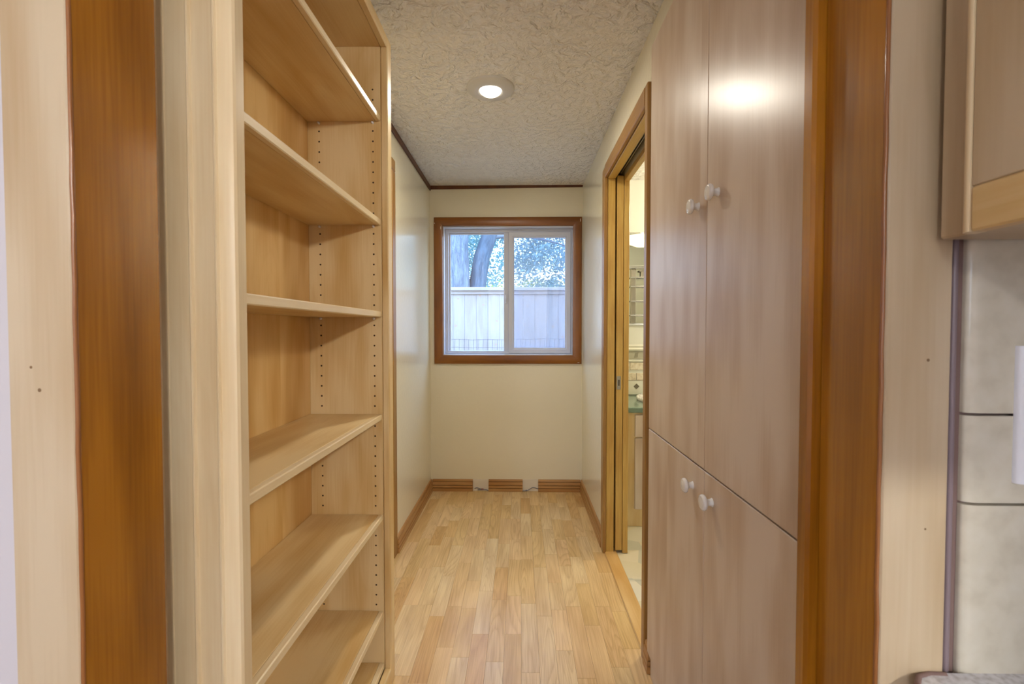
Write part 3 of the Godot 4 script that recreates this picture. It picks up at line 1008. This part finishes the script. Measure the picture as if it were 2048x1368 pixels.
# ---------------------------------------------------------------- bathroom seen through the pocket doorway
func bathroom() -> void:
	var st := mb()
	box(st, Vector3(0.575, -0.12, ZB), Vector3(1.87, 0.0, -0.60), 0.0, 2, Vector2.ZERO)
	box(st, Vector3(0.505, -0.012, -2.52), Vector3(0.576, 0.0, -1.66), 0.0, 2, Vector2.ZERO)
	struct("floor_bathroom", st, M.vinyl_floor, "pale vinyl bathroom floor printed with grey and cream stones")
	st = mb()
	wall_box(st, 0.575, 1.87, 0, CEIL, -3.40, -3.30)
	var wb := struct("wall_bathroom_back", st, M.bath_wall, "white bathroom wall behind the vanity")
	st = mb()
	wall_box(st, 1.75, 1.87, 0, CEIL, -3.30, -0.60)
	wall_box(st, 0.575, 0.95, 0, CEIL, -1.66, -1.60)
	wall_box(st, 0.89, 0.95, 0, CEIL, -1.60, -0.60)
	wall_box(st, 0.95, 1.75, 0, CEIL, -0.66, -0.60)
	var wt := struct("wall_bathroom_side", st, M.bath_wall, "white bathroom walls beyond the pocket doorway")
	for i in 6:     # white tiles on the wall that the mirror shows
		for j in 9:
			st = mb()
			box(st, Vector3(0.953 + i * 0.132, 0.62 + j * 0.152, -0.661), Vector3(1.082 + i * 0.132, 0.769 + j * 0.152, -0.653), 0.002)
			part("tile", st, M.bath_pale, wt)
	# tiles of the splash over the counter: two bordered rows, then field tiles
	var zt := -3.30
	st = mb()
	sweep(st, PackedVector2Array([Vector2(0, 0), Vector2(0, 0.012), Vector2(0.012, 0.022), Vector2(0.024, 0.016), Vector2(0.036, 0.02), Vector2(0.046, 0.012), Vector2(0.046, 0)]), Vector3(0.58, 1.052, zt), Vector3.UP, Vector3.BACK, Vector3.RIGHT, 0.9)
	part("cap_tile", st, M.bath_pale, wb)
	for i in 6:
		var x := 0.592 + i * 0.152
		st = mb()
		box(st, Vector3(x, 0.994, zt - 0.002), Vector3(x + 0.149, 1.050, zt + 0.009), 0.002)
		part("tile", st, M.bath_grey, wb)
		st = mb()
		box(st, Vector3(x, 0.974, zt - 0.002), Vector3(x + 0.149, 0.991, zt + 0.012), 0.004)
		part("pencil_tile", st, M.bath_pale, wb)
	for j in 2:
		for i in 8:
			var x := 0.60 + i * 0.103 + j * 0.046 - 0.02
			st = mb()
			box(st, Vector3(x, 0.917 - j * 0.076, zt - 0.002), Vector3(x + 0.10, 0.970 - j * 0.0765, zt + 0.008), 0.002)
			part("tile", st, M.bath_tile, wb)
	for i in 6:
		var x := 0.604 + i * 0.152
		st = mb()
		box(st, Vector3(x, 0.740, zt - 0.002), Vector3(x + 0.149, 0.838, zt + 0.008), 0.002)
		part("tile", st, M.bath_pale, wb)
		st = mb()
		var cx := x + 0.076
		sweep(st, PackedVector2Array([Vector2(-0.02, 0), Vector2(0, -0.02), Vector2(0.02, 0), Vector2(0, 0.02)]), Vector3(cx, 0.800, zt + 0.007), Vector3.RIGHT, Vector3.UP, Vector3.BACK, 0.004)
		part("diamond_tile", st, mat(c8(112, 104, 84), 0.4), wb)
		st = mb()
		sweep(st, PackedVector2Array([Vector2(-0.014, -0.02), Vector2(0.012, -0.014), Vector2(0.018, 0.02), Vector2(-0.004, 0.016)]), Vector3(cx - 0.006, 1.022, zt + 0.008), Vector3.RIGHT, Vector3.UP, Vector3.BACK, 0.003)
		part("leaf_tile", st, mat(c8(142, 138, 118), 0.4), wb)
	# mirror
	var t := thing("mirror", "tall frameless bathroom mirror above the tiled splash", "mirror", Vector3(0.60, 1.236, -3.30))
	st = mb()
	box(st, Vector3(0, 0.012, 0), Vector3(0.9, 0.66, 0.006), 0.001)
	part("mirror_glass", st, M.mirror, t)
	st = mb()
	box(st, Vector3(0, 0, 0), Vector3(0.9, 0.0118, 0.014), 0.003, 0)
	part("bottom_rail", st, M.plate, t)
	# chrome towel rack in front of the mirror
	t = thing("towel_rack", "chrome bar rack hanging on the bathroom mirror wall", "rack", Vector3(0.76, 1.25, -3.29))
	st = mb()
	box(st, Vector3(0.024, 0.0, 0.0), Vector3(0.060, 0.385, 0.014), 0.004)
	part("side_plate", st, M.steel, t)
	st = mb()
	box(st, Vector3(0.0, 0.385, 0.0), Vector3(0.40, 0.405, 0.03), 0.004)
	part("top_bar", st, M.chrome, t)
	for y in [0.055, 0.155, 0.258, 0.322]:
		st = mb()
		tube(st, [Vector3(0.02, y, 0.022), Vector3(0.064, y, 0.03), Vector3(0.40, y, 0.03)], 0.006, 0.006, 10)
		part("bar", st, M.chrome, t)
	st = mb()
	box(st, Vector3(0.094, 0.322, 0.014), Vector3(0.112, 0.372, 0.026), 0.003)
	box(st, Vector3(0.080, 0.362, 0.014), Vector3(0.112, 0.375, 0.026), 0.003)
	part("hook", st, M.steel, t)
	# vanity, counter, basin
	t = thing("vanity_cabinet", "maple bathroom vanity with a drawer over a door", "cabinet", Vector3(0.60, 0, -2.80))
	st = mb()
	box(st, Vector3(0.0, 0.0, -0.49), Vector3(0.9, 0.70, 0.0), 0.002)
	part("body", st, M.maple, t)
	st = mb()
	box(st, Vector3(0.098, 0.552, 0.0), Vector3(0.48, 0.688, 0.018), 0.003)
	part("drawer", st, M.pantry, t)
	st = mb()
	box(st, Vector3(0.098, 0.110, 0.0), Vector3(0.48, 0.545, 0.018), 0.003)
	part("door", st, M.pantry, t)
	t = thing("vanity_countertop", "green speckled stone counter on the bathroom vanity", "countertop", Vector3(0.585, 0.702, -3.29))
	st = mb()
	box(st, Vector3(0.0, 0.0, 0.0), Vector3(0.94, 0.032, 0.515), 0.004, 0)
	part("slab", st, M.granite, t)
	t = thing("wash_basin", "white shell edged wash basin set in the green bathroom counter", "basin", Vector3(1.00, 0.734, -3.06))
	st = mb()
	var sc := []
	for k in 48:
		var a := TAU * k / 48.0
		sc.append(a)
	lathe(st, [Vector2(0.215, 0.0), Vector2(0.222, 0.012), Vector2(0.214, 0.022), Vector2(0.198, 0.018), Vector2(0.18, 0.004), Vector2(0.10, 0.003), Vector2(0.0, 0.002)], Vector3.ZERO, Vector3.UP, 48)
	part("bowl", st, M.ceramic, t)
	for k in 40:
		var a := TAU * k / 40.0
		st = mb()
		lathe(st, [Vector2(0.0, 0.010), Vector2(0.006, 0.008), Vector2(0.010, 0.0)], Vector3(cos(a) * 0.212, 0.016, sin(a) * 0.212), Vector3(cos(a), 0.7, sin(a)).normalized(), 8)
		part("scallop", st, M.ceramic, t)
	# lamp that the mirror shows
	t = thing("bathroom_light", "glowing bowl light seen in the bathroom mirror", "light", Vector3(1.26, CEIL, -1.80))
	st = mb()
	lathe(st, [Vector2(0.0, 0.0), Vector2(0.08, 0.0), Vector2(0.08, -0.03), Vector2(0.02, -0.04), Vector2(0.02, -0.11)], Vector3.ZERO, Vector3.UP, 24)
	part("stem", st, M.steel, t)
	st = mb()
	lathe(st, [Vector2(0.17, -0.10), Vector2(0.165, -0.13), Vector2(0.13, -0.17), Vector2(0.07, -0.195), Vector2(0.0, -0.20)], Vector3.ZERO, Vector3.UP, 32)
	part("glass_bowl", st, glow(Color(1.0, 0.93, 0.74), 2.5), t)
	lamp_light(t, Vector3(0, -0.155, 0), Color(1.0, 0.94, 0.80), 0.05, 0.02)

# ---------------------------------------------------------------- outdoors
func outdoors() -> void:
	var st := mb()
	box(st, Vector3(-14, -0.6, -24), Vector3(14, -0.35, -3.545), 0.0)
	box(st, Vector3(-14, -0.6, 3.32), Vector3(14, -0.35, 14), 0.0)
	struct("ground", st, M.earth, "bare ground of the yard outside the window")
	# fence
	var f := thing("fence", "pale board fence with a flat cap rail outside the hall window", "fence", Vector3(0, 0, -6.0))
	var x := -2.40
	var i := 0
	var w := 0.1525
	while x < 2.4:
		st = mb()
		box(st, Vector3(x + 0.0003, -0.35, -0.014), Vector3(x + w - 0.0003, 1.69, 0.008 - rng.randf_range(0.0, 0.003)), 0.004)
		var b := part("board", st, M.fence[rng.randi() % 3], f)
		for k in 3:
			if rng.randf() < 0.75:
				st = mb()
				lathe(st, [Vector2(0.0, 0.0015), Vector2(0.012, 0.001), Vector2(0.017, 0.0)], Vector3(x + rng.randf_range(0.03, 0.12), rng.randf_range(0.95, 1.66), 0.008), Vector3.BACK, 12, 1.0, rng.randf_range(0.4, 0.9))
				part("knot", st, M.knot, b)
		x += w
		i += 1
	for y in [0.1, 1.5]:
		st = mb()
		box(st, Vector3(-2.4, y, -0.055), Vector3(2.4, y + 0.09, -0.0145), 0.003, 0)
		part("rail", st, M.fence[1], f)
	st = mb()
	box(st, Vector3(-2.45, 1.712, -0.08), Vector3(2.45, 1.757, 0.07), 0.006, 0)
	part("cap_rail", st, M.fence[0], f)
	st = mb()
	box(st, Vector3(-2.45, 1.668, 0.009), Vector3(2.45, 1.712, 0.034), 0.003, 0)
	part("trim_board", st, M.fence[2], f)
	# wire mesh in front of the fence
	var g := thing("wire_fence", "low thin wire garden fence in front of the board fence", "fence", Vector3(0, 0, -5.86))
	for y in [1.086, 0.985, 0.88, 0.78]:
		st = mb()
		var pts := []
		for k in 41: pts.append(Vector3(-2.0 + k * 0.1, y + 0.004 * sin(k * 1.7) + 0.006 * sin(k * 0.31), 0))
		tube(st, pts, 0.0026, 0.0026, 5)
		part("wire", st, M.wire, g)
	for k in 66:
		st = mb()
		var xx := -2.0 + k * 0.0605
		tube(st, [Vector3(xx, -0.36, 0.003), Vector3(xx + 0.012, 0.85, 0.003), Vector3(xx + 0.016 + rng.randf_range(-0.006, 0.006), 1.086, 0.003)], 0.0023, 0.0023, 5)
		part("wire", st, M.wire, g)
	# trees
	var t := thing("tree", "large grey barked tree with a leaning second stem behind the fence", "tree", Vector3(-1.22, -0.35, -9.0))
	st = mb()
	tube(st, [Vector3(-0.08, 0, 0), Vector3(-0.03, 0.8, 0), Vector3(0, 2.0, 0), Vector3(-0.02, 3.2, 0), Vector3(0.05, 4.4, 0.0), Vector3(0.3, 6.0, 0.1), Vector3(0.4, 8.0, 0)], 0.30, 0.16, 28, 0.05)
	part("trunk", st, M.bark, t)
	st = mb()
	tube(st, [Vector3(0.30, 0.2, -0.2), Vector3(0.33, 1.4, -0.2), Vector3(0.36, 2.4, -0.2), Vector3(0.46, 3.0, -0.2), Vector3(0.66, 3.6, -0.25), Vector3(1.1, 4.6, -0.3), Vector3(1.9, 6.0, -0.3)], 0.20, 0.12, 24, 0.05)
	part("stem", st, M.bark_dark, t)
	for br in [[Vector3(0.6, 3.4, -0.25), Vector3(1.4, 3.5, -0.3), Vector3(2.2, 3.2, -0.2)], [Vector3(0.7, 3.7, -0.25), Vector3(1.7, 4.2, -0.6), Vector3(2.9, 4.0, -0.8)], [Vector3(0.1, 4.6, 0), Vector3(1.2, 5.0, 0.4), Vector3(2.4, 4.4, 0.6)]]:
		st = mb()
		tube(st, bez(br[0], br[0].lerp(br[1], 0.6), br[1], br[2], 8), 0.05, 0.012, 8, 0.1)
		part("branch", st, M.bark, t)
	leaves(t, "foliage", M.leaf, 290, 118, Vector3(-1.6, 2.5, -2.4), Vector3(4.2, 5.6, -0.55), 0.30, 0.042)
	t = thing("tree", "second leafy tree further off, seen through the right pane", "tree", Vector3(1.6, -0.35, -13.5))
	st = mb()
	tube(st, [Vector3(0, 0, 0), Vector3(0.05, 2.0, 0), Vector3(-0.1, 4.0, 0), Vector3(0.1, 7.0, 0)], 0.22, 0.08, 16, 0.05)
	part("trunk", st, M.bark, t)
	leaves(t, "foliage", M.leaf, 165, 112, Vector3(-4.6, 2.2, -1.2), Vector3(2.4, 5.8, 1.4), 0.40, 0.048)
	t = thing("shrub", "yellow green sunlit shrub just above the fence top", "shrub", Vector3(0.3, -0.35, -11.5))
	st = mb()
	for k in 5:
		tube(st, bez(Vector3(0, 0, 0), Vector3(0.1 * (k - 2), 0.8, 0), Vector3(0.4 * (k - 2), 1.4, 0), Vector3(0.8 * (k - 2), 2.2, 0), 6), 0.03, 0.01, 6)
	part("stem", st, M.bark, t)
	leaves(t, "foliage", M.leaf_sun, 60, 60, Vector3(-2.2, 1.6, -0.5), Vector3(2.0, 2.75, 0.5), 0.30, 0.045)

func leaves(parent: Node, called: String, m: Material, clumps: int, each: int, lo: Vector3, hi: Vector3, spread: float, size: float) -> void:
	var st := mb()
	for s in [-1.0, 1.0]:
		var n := Vector3(s * 0.35, 0.0, 1.0).normalized()
		tri(st, [Vector3(0, -1, 0), Vector3(s * 0.55, 0.05, -0.2), Vector3(0, 1, 0)], [n, n, n], [Vector2.ZERO, Vector2.ZERO, Vector2.ZERO])
	st.set_material(m)
	var mm := MultiMesh.new()
	mm.transform_format = MultiMesh.TRANSFORM_3D
	mm.mesh = st.commit()
	mm.instance_count = clumps * each
	var k := 0
	for c in clumps:
		var p := Vector3(rng.randf_range(lo.x, hi.x), rng.randf_range(lo.y, hi.y), rng.randf_range(lo.z, hi.z))
		for l in each:
			var q := p + Vector3(rng.randfn(), rng.randfn() * 0.6, rng.randfn()) * spread * 0.6
			var b := Basis.from_euler(Vector3(rng.randf() * TAU, rng.randf() * TAU, rng.randf() * TAU)) * (size * rng.randf_range(0.7, 1.3))
			mm.set_instance_transform(k, Transform3D(b, q))
			k += 1
	var o := MultiMeshInstance3D.new()
	o.name = called
	o.multimesh = mm
	o.set_meta("kind", "stuff")
	parent.add_child(o, true)
